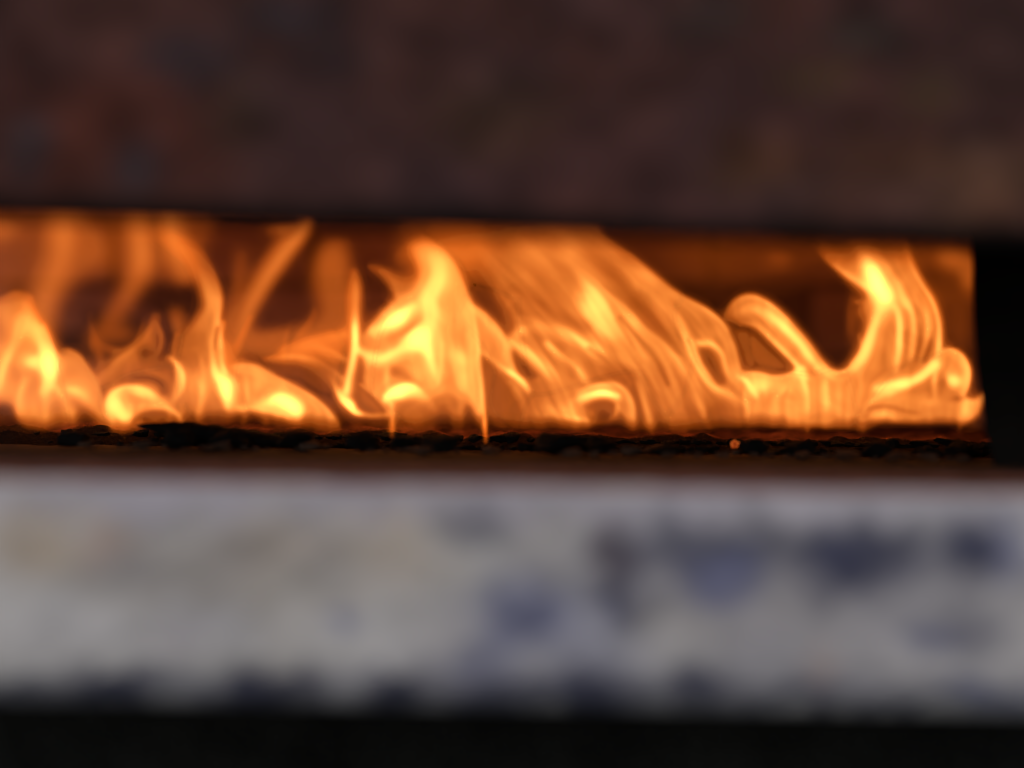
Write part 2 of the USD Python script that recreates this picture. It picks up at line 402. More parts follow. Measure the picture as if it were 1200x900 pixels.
for k in range(110):
    px = g.uniform(90, 1150) if k % 3 else g.uniform(640, 1120)
    s = g.uniform(3.0, 6.5) * (1 + (k % 5 == 0))
    y = g.uniform(-0.060, -0.030)
    place('grit_stone', lump(s * K, 500 + k % 20, (1.5, 1.0, 0.6), 16), 'brown_grit', px, 523, y,
          'small brown stone crumb lying on the ledge in front of the charcoal', 'stone crumb', 'brown crumbs on the ledge')
place('glowing_ember', lump(5.6 * K, 41, (1.0, 0.9, 0.95)), 'glowing_ember', 861, 521, -0.028, 'single glowing orange ember among the black charcoal at right', 'ember', raised=0.0034)
# the charred stick: a split splinter, tip to the left
L0, L1 = at(161, 499, -0.034), at(345, 520, -0.022)
n, m_ = 40, 12
V = []
for i in range(n):
    t = i / (n - 1)
    cpt = L0 + (L1 - L0) * t
    rr = 0.0046 * (0.10 + 0.9 * min(1, t * 3.2) ** 0.8) * (1 - 0.55 * max(0, t - 0.7) / 0.3)
    for j in range(m_):
        a = 2 * math.pi * j / m_
        w = 0.75 + 0.5 * fbm(np.array([[t * 14, math.cos(a) * 1.3, math.sin(a) * 1.3]]), 4, 77)[0]
        V.append(cpt + np.array([0, math.cos(a) * rr * w * 1.2, math.sin(a) * rr * w]))
F = [[0 + 0, 0, 0]]
F = []
for i in range(n - 1):
    for j in range(m_):
        a, b = i * m_ + j, i * m_ + (j + 1) % m_
        F += [[a, b, a + m_], [b, b + m_, a + m_]]
V += [L0 - np.array([0.001, 0, 0]), L1]
for j in range(m_):
    F += [[len(V) - 2, (j + 1) % m_, j], [len(V) - 1, (n - 1) * m_ + j, (n - 1) * m_ + (j + 1) % m_]]
st = trimesh.Trimesh(np.array(V), F, process=False)
trimesh.repair.fix_normals(st)
tag(obj('charred_stick', st, 'charcoal', smooth=True), 'long black charred stick with a pointed left tip lying across the ember bed edge', 'stick')

# ------------------------------------------------------------------ flames
# Each flame is a closed body of glowing gas. Its thickness, front to back, follows the folds drawn here as strokes (x, y, level): x, y in
# photograph pixels at the flame's own distance, level how bright that much gas shines (0 nothing, 0.5 orange, 0.8 yellow, 1 almost white).
STEP = 1.2
GX, GY = np.arange(-30, 1176, STEP), np.arange(205, 540, STEP)
LEVELS = np.array([[0, 0], [.1, .06], [.2, .21], [.3, .4], [.4, .64], [.5, .88], [.6, 1.18], [.7, 1.58], [.8, 2.05], [.9, 2.55], [1.0, 3.3], [1.2, 4.6]])


class Canvas:
    def __init__(s):
        s.v = np.zeros((len(GY), len(GX)))

    def box(s, pts, pad):
        p = np.asarray(pts)
        i0, i1 = np.searchsorted(GX, [p[:, 0].min() - pad, p[:, 0].max() + pad])
        j0, j1 = np.searchsorted(GY, [p[:, 1].min() - pad, p[:, 1].max() + pad])
        xs, ys = np.meshgrid(GX[i0:i1], GY[j0:j1])
        return slice(j0, j1), slice(i0, i1), xs, ys

    def put(s, sl, m, V, mode):
        old = s.v[sl]
        dv = V - old
        if mode == 'r':
            dv = np.maximum(dv, 0)
        elif mode == 'd':
            dv = np.minimum(dv, 0)
        s.v[sl] = old + m * dv

    def poly(s, pts, V, soft=4, mode='o', a=1.0):
        p = spline(np.array(list(pts) + [pts[0]], float), closed=True)
        j, i, xs, ys = s.box(p, 3.5 * soft + 2)
        if xs.size == 0:
            return
        inside = np.zeros(xs.shape, bool)
        for (x0, y0), (x1, y1) in zip(p[:-1], p[1:]):
            if y0 != y1:
                inside ^= ((y0 > ys) != (y1 > ys)) & (xs < (x1 - x0) * (ys - y0) / (y1 - y0) + x0)
        s.put((j, i), a * ndimage.gaussian_filter(inside.astype(float), soft / STEP), V, mode)

    def rib(s, pts, wl, wr=None, mode='r', a=1.0):
        """A fold along pts (x, y, level[, width factor]); wl and wr are its widths to the left and right of its course."""
        wr = wl if wr is None else wr
        q = np.array([(*p, 1.0)[:4] for p in pts], float)
        c = spline(q)
        j, i, xs, ys = s.box(c, 2.4 * max(wl, wr) * c[:, 3].max())
        if xs.size == 0:
            return
        g = np.stack([xs.ravel(), ys.ravel()], 1)
        d, k = cKDTree(c[:, :2]).query(g)
        tan = np.gradient(c[:, :2], axis=0)[k]
        off = g - c[k, :2]
        side = tan[:, 0] * off[:, 1] - tan[:, 1] * off[:, 0]
        f = 1 / (1 + np.exp(-np.clip(side / (np.hypot(tan[:, 0], tan[:, 1]) + 1e-9) / 1.2, -30, 30)))      # on screen y runs down: positive side is right of the course
        w = (wl * (1 - f) + wr * f) * c[k, 3]
        m = np.exp(-(d / np.maximum(w, .5)) ** 2)
        s.put((j, i), a * m.reshape(xs.shape), c[k, 2].reshape(xs.shape), mode)

    def dot(s, x, y, rx, ry, V, ang=0, mode='o', a=1.0):
        r = 2.3 * max(rx, ry)
        j, i, xs, ys = s.box([(x, y)], r)
        t = math.radians(ang)
        u, w = (xs - x) * math.cos(t) + (ys - y) * math.sin(t), -(xs - x) * math.sin(t) + (ys - y) * math.cos(t)
        s.put((j, i), a * np.exp(-(u / rx) ** 2 - (w / ry) ** 2), V, mode)


def spline(q, closed=False):
    p = np.vstack([q[-2], q, q[1]]) if closed else np.vstack([2 * q[0] - q[1], q, 2 * q[-1] - q[-2]])
    out = []
    for a, b, c, d in zip(p[:-3], p[1:-2], p[2:-1], p[3:]):
        n = max(2, int(np.hypot(*(c - b)[:2]) / 1.5))
        t = np.linspace(0, 1, n, endpoint=False)[:, None]
        o = 0.5 * (2 * b + (c - a) * t + (2 * a - 5 * b + 4 * c - d) * t ** 2 + (3 * b - a - 3 * c + d) * t ** 3)
        lo, hi = np.minimum(b, c), np.maximum(b, c)
        o[:, 2:] = np.clip(o[:, 2:], lo[2:], hi[2:])
        out.append(o)
    return np.vstack(out + [q[-1:]])


#FLAMES-BEGIN
C = Canvas()
# -- broad bodies first
C.poly([(1028, 462), (1055, 452), (1080, 444), (1098, 430), (1100, 470), (1030, 474)], .50, 4)
C.poly([(268, 404), (300, 415), (335, 424), (380, 446), (402, 474), (396, 484), (370, 462), (330, 442), (270, 430)], .27, 5, 'r')
# the wide swept body in the middle
C.poly([(505, 225), (700, 225), (705, 268), (730, 290), (752, 307), (775, 325), (800, 347), (825, 362), (845, 378), (857, 395), (866, 420), (870, 445), (875, 470), (878, 500), (760, 504), (600, 504), (572, 490), (568, 430), (585, 400), (575, 360), (548, 318), (515, 280)], .5, 3)
C.dot(565, 310, 38, 36, .40, 0, 'o', .9)
C.dot(520, 272, 30, 16, .34, 0, 'o', .8)
C.rib([(640, 230, .55), (655, 268, .58), (668, 290, .64), (680, 312, .62), (690, 335, .66), (700, 360, .78), (712, 382, .72), (735, 402, .62), (765, 425, .55)], 15, 15)
C.dot(698, 360, 15, 22, .79, -20, 'r')
C.rib([(605, 285, .5), (612, 320, .52), (625, 350, .55), (645, 372, .5)], 12)
C.rib([(600, 335, .40), (630, 352, .40), (655, 372, .42), (685, 385, .46)], 8, 8, 'd', .9)
C.rib([(598, 393, .7), (625, 381, .63), (660, 390, .68), (690, 405, .72), (715, 418, .62), (745, 440, .55)], 8, 9)
C.rib([(598, 400, .74), (617, 412, .72), (640, 430, .66), (662, 450, .6), (682, 464, .56)], 7, 9)
C.rib([(650, 412, .42), (668, 428, .40), (672, 440, .45)], 7, 7, 'd', .8)
C.rib([(715, 335, .5), (738, 352, .38), (760, 374, .36), (776, 396, .40), (790, 420, .46)], 8, 8, 'd', .9)
C.rib([(758, 318, .42), (775, 340, .44), (790, 362, .48)], 6, 6, 'd', .7)
C.rib([(700, 336, .64), (728, 358, .66), (752, 383, .64), (768, 403, .60), (783, 428, .6), (793, 455, .56), (799, 480, .52), (803, 508, .44)], 3.0, 12)
C.rib([(752, 383, .6), (773, 399, .6), (790, 418, .62), (802, 434, .6)], 2.5, 6)
C.rib([(738, 300, .5), (760, 319, .63), (785, 339, .64), (805, 351, .64), (828, 363, .66), (846, 378, .68), (857, 396, .66), (864, 420, .66), (868, 445, .64)], 2.5, 11)
C.rib([(742, 322, .5), (772, 348, .58), (793, 372, .66), (803, 392, .7), (812, 416, .72), (824, 437, .72), (838, 453, .72), (856, 463, .66), (872, 474, .55)], 5, 6)
C.rib([(806, 398, .5), (816, 423, .5), (828, 441, .52), (838, 450, .55)], 1.6, 1.6, 'd', .8)
C.rib([(810, 398, .7), (820, 424, .74), (830, 440, .74), (838, 449, .7)], 1.8, 1.8)
C.poly([(820, 406), (829, 410), (838, 422), (845, 436), (850, 448), (840, 449), (831, 436), (823, 420)], .32, 2.6)
C.rib([(818, 402, .66), (833, 403, .7), (845, 413, .7), (850, 430, .66), (856, 445, .6)], 4, 4)
C.dot(842, 388, 14, 12, .62, 40, 'r')
# lower middle folds
C.dot(600, 478, 34, 34, .38, 0, 'd', .9)
C.dot(655, 455, 16, 12, .48, 0, 'd', .7)
C.dot(722, 436, 20, 12, .38, 25, 'd', .9)
C.rib([(735, 432, .4), (745, 456, .36), (750, 485, .30), (752, 502, .25)], 7, 7, 'd', .9)
C.rib([(765, 465, .34), (772, 485, .28), (776, 502, .22)], 8, 8, 'd', .9)
C.rib([(728, 415, .58), (752, 437, .56), (768, 462, .52), (784, 490, .48), (790, 505, .38)], 4, 9)
C.rib([(749, 448, .55), (755, 470, .6), (761, 490, .58), (764, 508, .45)], 3, 4)
C.dot(660, 482, 30, 11, .60, 6, 'r')
C.rib([(672, 470, .6), (690, 463, .86), (708, 460, .98), (724, 464, .85)], 4, 7)
C.rib([(676, 463, .6), (695, 454, .68), (717, 450, .72), (733, 458, .7), (741, 472, .68), (743, 488, .62), (742, 504, .42)], 2.5, 8)
C.poly([(690, 476), (704, 470), (716, 470), (722, 478), (719, 487), (710, 490), (698, 485)], .38, 2.2)
C.rib([(640, 486, .58), (672, 490, .66), (698, 495, .72), (714, 494, .7), (723, 484, .66), (724, 473, .6)], 2.5, 3.5)
C.rib([(604, 450, .58), (612, 470, .5), (618, 492, .44)], 4, 6)
C.rib([(580, 445, .45), (588, 470, .42), (592, 495, .4)], 4, 5)
C.rib([(560, 285, .5), (590, 318, .52), (622, 340, .5), (650, 352, .44)], 3, 7)
C.rib([(600, 270, .56), (632, 298, .58), (655, 328, .56), (672, 352, .5)], 3, 8)
C.rib([(612, 372, .60), (648, 384, .62), (684, 400, .64), (716, 424, .58), (738, 448, .48)], 2.5, 7)
C.rib([(642, 402, .64), (668, 424, .60), (690, 446, .55)], 2.5, 6)
C.rib([(716, 392, .62), (742, 414, .60), (762, 440, .56), (778, 468, .5)], 2.5, 6)
C.rib([(726, 372, .46), (750, 398, .44), (770, 424, .42), (782, 450, .38)], 3, 3, 'd', .8)
C.rib([(690, 408, .48), (716, 428, .46), (734, 448, .42)], 3, 3, 'd', .8)
C.dot(830, 488, 30, 18, .38, 0, 'd', .9)
C.rib([(798, 420, .58), (813, 443, .58), (822, 465, .56), (826, 487, .5), (824, 502, .4)], 2, 10)
C.rib([(846, 478, .4), (862, 485, .42), (870, 495, .36)], 8, 8, 'd', .6)
# the leaf beside the tall central flame
C.rib([(556, 322, .26), (570, 345, .20), (583, 368, .22), (592, 384, .34)], 11, 11, 'd', .95)
C.poly([(553, 358), (570, 370), (586, 388), (598, 409), (606, 430), (602, 440), (588, 432), (572, 420), (560, 410)], .60, 2.5)
C.rib([(551, 356, .66), (570, 369, .68), (586, 387, .70), (598, 409, .66), (608, 434, .56)], 1.8, 6)
C.poly([(601, 410), (609, 420), (622, 433), (630, 442), (616, 440), (607, 432)], .20, 2.0)
C.rib([(560, 408, .62), (575, 420, .68), (590, 432, .78), (604, 440, .88), (613, 447, .8), (620, 456, .6)], 2.8, 4.5)
C.poly([(568, 425), (600, 448), (612, 462), (618, 500), (572, 502)], .37, 5, 'd', .9)
C.rib([(600, 446, .56), (610, 462, .52), (616, 480, .48), (620, 500, .4)], 2.5, 4)
# the tall central flame
C.poly([(433, 313), (452, 316), (470, 322), (488, 322), (492, 332), (482, 346), (466, 350), (458, 342), (449, 328)], .43, 4)
C.dot(472, 300, 16, 14, .27, 0, 'r')
C.rib([(433, 313, .42), (449, 319, .5), (460, 330, .52), (466, 346, .52)], 5, 3)
C.poly([(478, 286), (495, 281), (513, 290), (530, 308), (542, 333), (553, 358), (558, 385), (561, 405), (565, 440), (567, 480), (560, 506), (500, 506), (465, 506), (455, 485), (428, 450), (424, 400), (432, 380), (450, 361), (466, 346), (481, 340), (489, 325), (485, 305)], .65, 3.2)
C.rib([(498, 288, .66), (511, 306, .76), (515, 322, .82), (509, 338, .86), (503, 352, .86), (505, 370, .8), (501, 384, .84), (491, 396, .94)], 10, 12)
C.rib([(500, 282, .6), (515, 291, .68), (531, 309, .66), (543, 334, .66), (553, 358, .68)], 2, 8)
C.rib([(496, 396, .92), (502, 414, .88), (508, 432, .80), (516, 452, .68)], 7, 7)
C.rib([(438, 387, .78), (453, 380, .88), (468, 371, .96), (482, 360, .84)], 6, 7)
C.dot(467, 373, 13, 8, .98, -30, 'r')
C.dot(490, 398, 14, 11, .98, -30, 'r')
C.rib([(492, 398, .9), (470, 410, .82), (450, 420, .82), (434, 418, .78), (420, 410, .74)], 8, 8)
C.rib([(446, 402, .60), (462, 394, .56), (476, 386, .58), (490, 374, .68)], 4, 4, 'd', .9)
C.poly([(424, 388), (438, 398), (446, 404), (434, 408), (425, 404)], .56, 3)
C.dot(540, 393, 12, 13, .58, 0, 'd', .7)
C.dot(540, 419, 15, 9, .72, 20, 'r')
C.dot(527, 443, 9, 24, .57, 0, 'd', .8)
C.poly([(455, 431), (470, 432), (482, 440), (484, 446), (472, 443), (460, 440)], .50, 3)
C.poly([(426, 436), (450, 434), (456, 452), (456, 468), (440, 462), (426, 452)], .60, 4)
C.poly([(455, 468), (500, 470), (545, 466), (548, 506), (460, 506)], .47, 7)
C.dot(512, 492, 18, 16, .34, 0, 'd', .8)
C.dot(474, 496, 14, 10, .38, 0, 'd', .8)
C.rib([(453, 464, .9), (462, 457, 1.0), (475, 452, .98), (487, 455, .9), (497, 463, .72), (506, 472, .58)], 3, 9)
C.dot(468, 460, 13, 7, 1.0, -10, 'r')
C.poly([(547, 474), (555, 484), (560, 498), (560, 507), (544, 507), (543, 494)], .27, 2.6)
C.rib([(538, 440, .62), (540, 465, .58), (537, 485, .5), (533, 505, .4)], 5, 5)
C.rib([(552, 356, .68), (557, 384, .70), (561, 410, .70), (564, 440, .68), (566, 470, .68), (568, 495, .66, .8), (569, 512, .5, .5)], 2, 7)
C.rib([(455, 428, .70), (454, 446, .70), (457, 466, .74), (460, 486, .66), (460, 502, .5), (459, 510, .3)], 3.5, 4)
# the thin upright flame
C.poly([(404, 350), (412, 325), (421, 325), (427, 350), (427, 380), (424, 400), (426, 450), (418, 470), (400, 470), (404, 420)], .42, 5, 'r')
C.rib([(415, 318, .42), (418, 340, .54), (417, 365, .62), (416.5, 385, .84), (416.5, 400, .88), (414, 420, .84), (409, 442, .80), (406, 458, .82)], 6, 6)
C.dot(433, 347, 8, 22, .19, 12, 'd', 1)
C.rib([(392, 452, .6), (399, 464, .84), (409, 476, .96), (418, 484, .9), (434, 488, .74), (453, 487, .7)], 7, 3)
C.dot(410, 474, 9, 6, .99, 40, 'r')
C.poly([(421, 452), (431, 460), (443, 472), (454, 482), (445, 484), (430, 479), (421, 468)], .44, 2.4)
C.rib([(423, 450, .62), (436, 461, .62), (449, 474, .66), (457, 484, .66)], 1.5, 1.5)
C.poly([(415, 492), (455, 491), (470, 508), (400, 510)], .40, 5, 'r')
C.poly([(398, 476), (410, 486), (414, 494), (400, 496), (392, 486)], .26, 3)
# layered veils left of it
C.poly([(318, 418), (340, 404), (370, 394), (404, 390), (404, 440), (398, 462), (380, 448), (350, 430)], .42, 6, 'r')
C.rib([(335, 412, .46), (358, 403, .5), (380, 397, .48), (405, 392, .5)], 8, 12)
C.rib([(312, 420, .46), (335, 417, .56), (355, 418, .58), (372, 423, .55), (388, 432, .52), (404, 444, .6)], 2, 7)
C.rib([(370, 404, .52), (388, 411, .54), (404, 420, .6)], 2, 6)
C.rib([(345, 430, .36), (368, 440, .34), (384, 450, .40)], 6, 6, 'd', .8)
C.rib([(386, 440, .5), (395, 455, .64), (402, 468, .8)], 4, 4)
# the mound left of centre
C.poly([(268, 432), (285, 424), (302, 428), (322, 440), (346, 453), (370, 467), (386, 481), (396, 496), (399, 508), (370, 512), (335, 506), (300, 502), (268, 502)], .60, 3)
C.rib([(276, 428, .6), (302, 429, .66), (322, 440, .66), (347, 453, .66), (370, 467, .68), (386, 481, .68), (396, 496, .64), (398, 508, .5)], 2, 8)
C.rib([(296, 480, .64), (315, 470, .78), (333, 468, .94), (346, 478, .94), (352, 492, .72)], 7, 8)
C.dot(338, 474, 17, 9, .98, 25, 'r')
C.dot(296, 462, 18, 7, .56, -12, 'd', .7)
C.rib([(272, 483, .66), (300, 480, .72), (322, 484, .74), (342, 491, .68), (352, 498, .56)], 4, 3)
C.poly([(271, 508), (272, 488), (295, 486), (322, 490), (342, 496), (354, 501), (356, 512), (330, 510)], .33, 3.0)
C.dot(375, 490, 14, 9, .56, 40, 'd', .6)
C.rib([(272, 412, .18), (292, 417, .18), (315, 427, .24), (342, 438, .28), (366, 452, .28), (386, 470, .25), (399, 482, .26)], 5, 5, 'd', .85)
# the upright flame with the bent top
C.poly([(206, 400), (222, 385), (240, 365), (252, 372), (258, 390), (268, 400), (272, 430), (272, 500), (205, 500), (205, 440)], .50, 5, 'r')
C.rib([(185, 268, .36, 1.2), (208, 283, .42, 1.2), (226, 302, .46), (238, 325, .54), (245, 345, .62), (246, 360, .60), (238, 378, .54), (224, 395, .48)], 11, 14)
C.rib([(228, 285, .36), (243, 308, .42), (253, 332, .52), (257, 352, .62), (255, 372, .62), (250, 395, .60)], 3.5, 10)
C.rib([(254, 378, .62), (249, 398, .66), (248, 416, .72), (252, 436, .84), (259, 448, .94), (265, 462, .94), (267, 480, .68), (266, 506, .52)], 4.5, 5)
C.dot(264, 453, 7.5, 14, 1.02, -8, 'r')
C.rib([(261, 378, .55), (258, 398, .66), (259, 418, .70), (263, 438, .76)], 3, 4)
C.rib([(254, 384, .36), (251.5, 398, .36), (251, 410, .5)], 1.6, 1.6, 'd', .9)
C.rib([(200, 419, .6), (209, 428, .74), (214, 442, .74), (212, 458, .66), (202, 470, .58)], 3, 7)
C.dot(232, 425, 14, 11, .48, 0, 'd', .7)
C.rib([(212, 412, .5), (232, 409, .55), (246, 418, .6)], 4, 4)
C.dot(238, 448, 22, 14, .60, 0, 'r')
C.dot(232, 488, 26, 14, .40, 0, 'd', .85)
C.dot(241, 493, 6, 9, .30, 0, 'd', .8)
# the curl over the charred stick
C.poly([(112, 432), (135, 420), (160, 402), (178, 385), (186, 398), (188, 420), (205, 430), (210, 470), (190, 480), (150, 450), (122, 470)], .44, 6, 'r')
C.rib([(112, 448, .5), (130, 428, .5), (150, 413, .48), (166, 401, .46), (176, 386, .42), (181, 372, .32)], 8, 9)
C.rib([(182, 378, .38), (189, 394, .42), (187, 410, .42), (178, 420, .4)], 3.5, 4)
C.rib([(108, 404, .22), (125, 409, .30), (141, 415, .38)], 8, 8)
C.dot(170, 414, 9, 8, .27, -20, 'd', .9)
C.dot(116, 424, 9, 8, .24, 30, 'd', .9)
C.rib([(158, 437, .36), (175, 434, .46), (192, 440, .46), (200, 450, .44)], 3, 4)
C.poly([(118, 478), (126, 460), (146, 451), (168, 453), (188, 466), (204, 480), (214, 503), (200, 504), (165, 504), (140, 511), (124, 509)], .64, 3.5)
C.rib([(156, 443, .30), (174, 443, .26), (188, 449, .24), (192, 459, .3)], 4, 4, 'd', .95)
C.rib([(150, 494, .74), (138, 486, .84), (129, 474, .86), (131, 462, .80), (146, 454, .76), (164, 456, .78), (180, 464, .70), (194, 474, .62)], 4, 9)
C.dot(131, 474, 8, 10, .88, 0, 'r')
C.dot(166, 458, 12, 5, .80, 10, 'r')
C.poly([(154, 496), (164, 484), (184, 480), (200, 484), (208, 494), (209, 504), (172, 504)], .37, 2.6)
C.rib([(166, 480, .6), (184, 476, .68), (200, 480, .68), (209, 489, .68), (213, 503, .56)], 2.2, 3.0)
C.rib([(157, 497, .5), (164, 494, .56), (170, 497, .5)], 2, 2)
C.rib([(110, 478, .58), (118, 494, .60), (126, 508, .56), (148, 505, .60), (160, 499, .62)], 5, 4)
# thin upright veils between the lobes at left
C.rib([(96, 352, .10), (104, 378, .24), (112, 404, .32), (118, 430, .40)], 6, 9)
C.rib([(128, 470, .5), (136, 440, .44), (150, 420, .44), (160, 398, .36), (166, 378, .2)], 3, 6)
C.rib([(196, 500, .5), (202, 470, .56), (207, 440, .6), (203, 415, .5), (206, 392, .36)], 3, 6)
C.rib([(228, 500, .46), (234, 470, .60), (238, 440, .64), (234, 410, .56), (240, 385, .5)], 3, 7)
C.rib([(284, 498, .5), (290, 470, .62), (286, 444, .6), (280, 424, .4)], 3, 6)
C.rib([(310, 496, .46), (318, 470, .64), (312, 446, .6)], 3, 6)
C.rib([(272, 420, .3), (281, 396, .34), (292, 372, .28)], 5, 8)
C.rib([(352, 392, .3), (366, 370, .26), (372, 345, .18)], 6, 8)
# the two lobes at the left end
C.poly([(66, 414), (78, 410), (91, 417), (103, 435), (113, 455), (119, 476), (126, 500), (117, 510), (108, 498), (98, 484), (80, 480), (66, 456)], .60, 3)
C.rib([(78, 410, .58), (92, 418, .62), (104, 436, .62), (114, 457, .62), (120, 480, .56)], 2.2, 7)
C.dot(80, 436, 16, 10, .57, 0, 'd', .5)
C.rib([(70, 458, .7), (84, 457, .80), (97, 463, .72), (106, 478, .62), (112, 496, .52)], 7, 8)
C.poly([(78, 471), (92, 474), (104, 486), (110, 504), (92, 504), (86, 492)], .36, 4)
C.poly([(-26, 366), (0, 349), (20, 340), (36, 350), (46, 372), (58, 389), (64, 408), (65, 436), (72, 456), (83, 472), (90, 490), (86, 502), (60, 505), (32, 501), (20, 490), (8, 474), (-26, 474)], .58, 3.4)
C.dot(18, 350, 24, 12, .50, 0, 'd', .7)
C.rib([(34, 350, .54), (33, 372, .66), (24, 392, .70), (12, 412, .76), (3, 432, .80), (-4, 456, .70)], 6, 8)
C.dot(18, 450, 7, 24, .50, 5, 'd', .8)
C.dot(0, 392, 12, 14, .50, 0, 'd', .6)
C.rib([(36, 372, .62), (44, 396, .74), (52, 412, .86), (57, 426, 1.0), (56, 444, .88), (50, 460, .78)], 9, 6)
C.dot(56, 427, 9, 16, 1.03, 0, 'r')
C.dot(40, 424, 16, 10, .86, 0, 'r')
C.rib([(50, 382, .70), (56, 396, .74), (61, 412, .84), (63, 432, .80)], 4, 1.8)
C.rib([(55, 448, .84), (65, 457, .76), (73, 470, .70), (80, 488, .64), (86, 500, .5)], 4, 4)
C.rib([(50, 456, .76), (52, 475, .66), (52, 500, .60)], 4.5, 4)
C.rib([(30, 445, .68), (23, 464, .66), (20, 482, .68), (27, 496, .66), (45, 502, .58)], 5, 4)
C.dot(64, 483, 7, 11, .46, 0, 'd', .85)
C.dot(38, 482, 9, 14, .58, 0, 'd', .5)
C.poly([(-26, 478), (5, 476), (16, 492), (28, 504), (28, 516), (-26, 518)], .22, 5)
C.rib([(16, 506, .32), (45, 508, .36), (85, 506, .34)], 5, 5)
# the low body and the arch at right
C.poly([(866, 437), (888, 437), (906, 441), (930, 437), (946, 428), (962, 432), (978, 437), (996, 430), (1016, 410), (1024, 440), (1026, 500), (950, 502), (878, 500), (873, 470)], .60, 2.6)
C.poly([(850, 368), (862, 351), (878, 346), (898, 353), (920, 371), (938, 391), (953, 410), (966, 430), (950, 440), (938, 436), (922, 420), (902, 400), (882, 382), (862, 380)], .52, 4)
C.rib([(850, 372, .42), (862, 354, .55), (880, 347, .62), (900, 355, .66), (920, 372, .66), (938, 392, .62), (952, 409, .56), (968, 430, .58)], 3, 9)
C.rib([(866, 365, .58), (884, 362, .68), (903, 371, .76), (922, 386, .84), (936, 401, .84), (948, 417, .78), (960, 428, .72), (976, 436, .72)], 6, 7)
C.rib([(868, 378, .52), (886, 382, .62), (904, 398, .66), (922, 416, .70), (936, 431, .76), (943, 442, .74)], 5, 3.5)
C.rib([(908, 392, .56), (924, 406, .54), (938, 424, .54)], 2.6, 2.6, 'd', .8)
C.poly([(857, 388), (874, 384), (890, 396), (908, 414), (926, 432), (906, 438), (884, 435), (871, 428), (864, 405)], .37, 3)
C.rib([(870, 436, .62), (888, 437, .66), (906, 441, .64), (924, 438, .64), (938, 431, .74)], 1.8, 6)
C.rib([(866, 441, .7), (874, 446, .84), (880, 455, .86), (886, 464, .72)], 2.6, 3.5)
C.dot(892, 451, 14, 9, .76, 0, 'r')
C.dot(914, 455, 16, 7, .66, 0, 'r')
C.rib([(870, 448, .6), (873, 468, .66), (877, 486, .64), (876, 499, .54), (870, 508, .42)], 5, 2)
C.rib([(936, 434, .82), (942, 448, .76), (946, 468, .70), (947, 486, .66), (947, 506, .5)], 2.2, 5)
C.dot(925, 468, 20, 9, .55, 0, 'd', .6)
C.rib([(905, 466, .58), (925, 470, .60), (944, 472, .6)], 1.6, 3)
C.dot(958, 446, 8, 8, .56, 0, 'd', .6)
C.rib([(968, 446, .64), (969, 470, .66), (968, 500, .56)], 2.5, 2.5)
C.dot(985, 452, 10, 8, .56, 0, 'd', .6)
C.rib([(880, 486, .52), (910, 488, .56), (945, 490, .54), (985, 488, .54)], 7, 5, 'o', .5)
# the tall flame at right
C.dot(998, 375, 11, 44, .26, 0, 'r')
C.poly([(952, 240), (1064, 240), (1064, 298), (1074, 322), (1085, 344), (1095, 360), (1100, 382), (1101, 425), (1092, 438), (1072, 452), (1048, 470), (1020, 500), (1002, 500), (1000, 432), (1009, 408), (1010, 380), (1004, 364), (1013, 347), (998, 333), (976, 312), (962, 297)], .56, 3.4)
C.rib([(953, 288, .36), (972, 306, .52), (990, 320, .72), (1006, 331, .74), (1022, 341, .8)], 5, 4)
C.dot(990, 300, 14, 12, .44, 0, 'd', .6)
C.dot(978, 282, 24, 18, .30, 20, 'd', .9)
C.dot(1052, 286, 16, 20, .46, -10, 'd', .9)
C.rib([(1004, 284, .58), (1014, 300, .70), (1022, 317, .94), (1030, 335, 1.12), (1037, 350, .98)], 8, 9)
C.dot(1029, 334, 7, 20, 1.12, -22, 'r')
C.dot(1030, 338, 16, 34, .86, -22, 'r')
C.rib([(1024, 292, .58), (1036, 318, .62), (1050, 340, .66), (1062, 356, .7)], 5, 6)
C.dot(1048, 300, 14, 22, .5, -20, 'd', .5)
C.rib([(1036, 346, .95), (1030, 368, .82), (1020, 394, .82), (1010, 416, .82), (1001, 428, .76)], 8, 7)
C.dot(1004, 344, 7, 5, .36, 30, 'd', .8)
C.rib([(1002, 354, .42), (1014, 355, .56), (1026, 358, .66)], 4, 3)
C.dot(1007, 372, 6, 10, .38, 0, 'd', .8)
C.rib([(1006, 392, .4), (1010, 410, .72), (1001, 427, .76), (988, 435, .74), (972, 436, .72), (958, 430, .74)], 4, 2)
C.rib([(1038, 352, .84), (1050, 364, .82), (1054, 385, .80), (1053, 408, .74), (1050, 434, .68)], 4, 4.5)
C.rib([(1056, 350, .7), (1067, 364, .76), (1070, 384, .74), (1068, 408, .64), (1066, 426, .6)], 3, 3.5)
C.rib([(1072, 352, .62), (1083, 368, .66), (1087, 390, .62), (1086, 410, .56)], 4, 3)
C.rib([(1058, 272, .52), (1067, 308, .60), (1080, 334, .62), (1092, 355, .66), (1099, 376, .68), (1100, 400, .72), (1098, 426, .82), (1097, 450, .72), (1098, 468, .66)], 7, 2.2)
C.rib([(1061, 390, .5), (1061, 410, .46), (1058, 430, .48)], 3.5, 3.5, 'd', .9)
C.rib([(1077, 380, .5), (1078, 400, .36), (1074, 424, .40)], 3.2, 3.2, 'd', .95)
C.rib([(1092, 390, .5), (1090, 405, .30), (1085, 422, .36)], 3.2, 3.2, 'd', .95)
C.dot(1067, 428, 14, 7, .46, -15, 'd', .9)
C.dot(1034, 400, 9, 26, .58, 10, 'd', .6)
C.rib([(1046, 432, .54), (1036, 452, .54), (1022, 476, .52)], 4, 4, 'd', .7)
C.rib([(1008, 432, .62), (1010, 455, .64), (1004, 485, .6)], 5, 5, 'r')
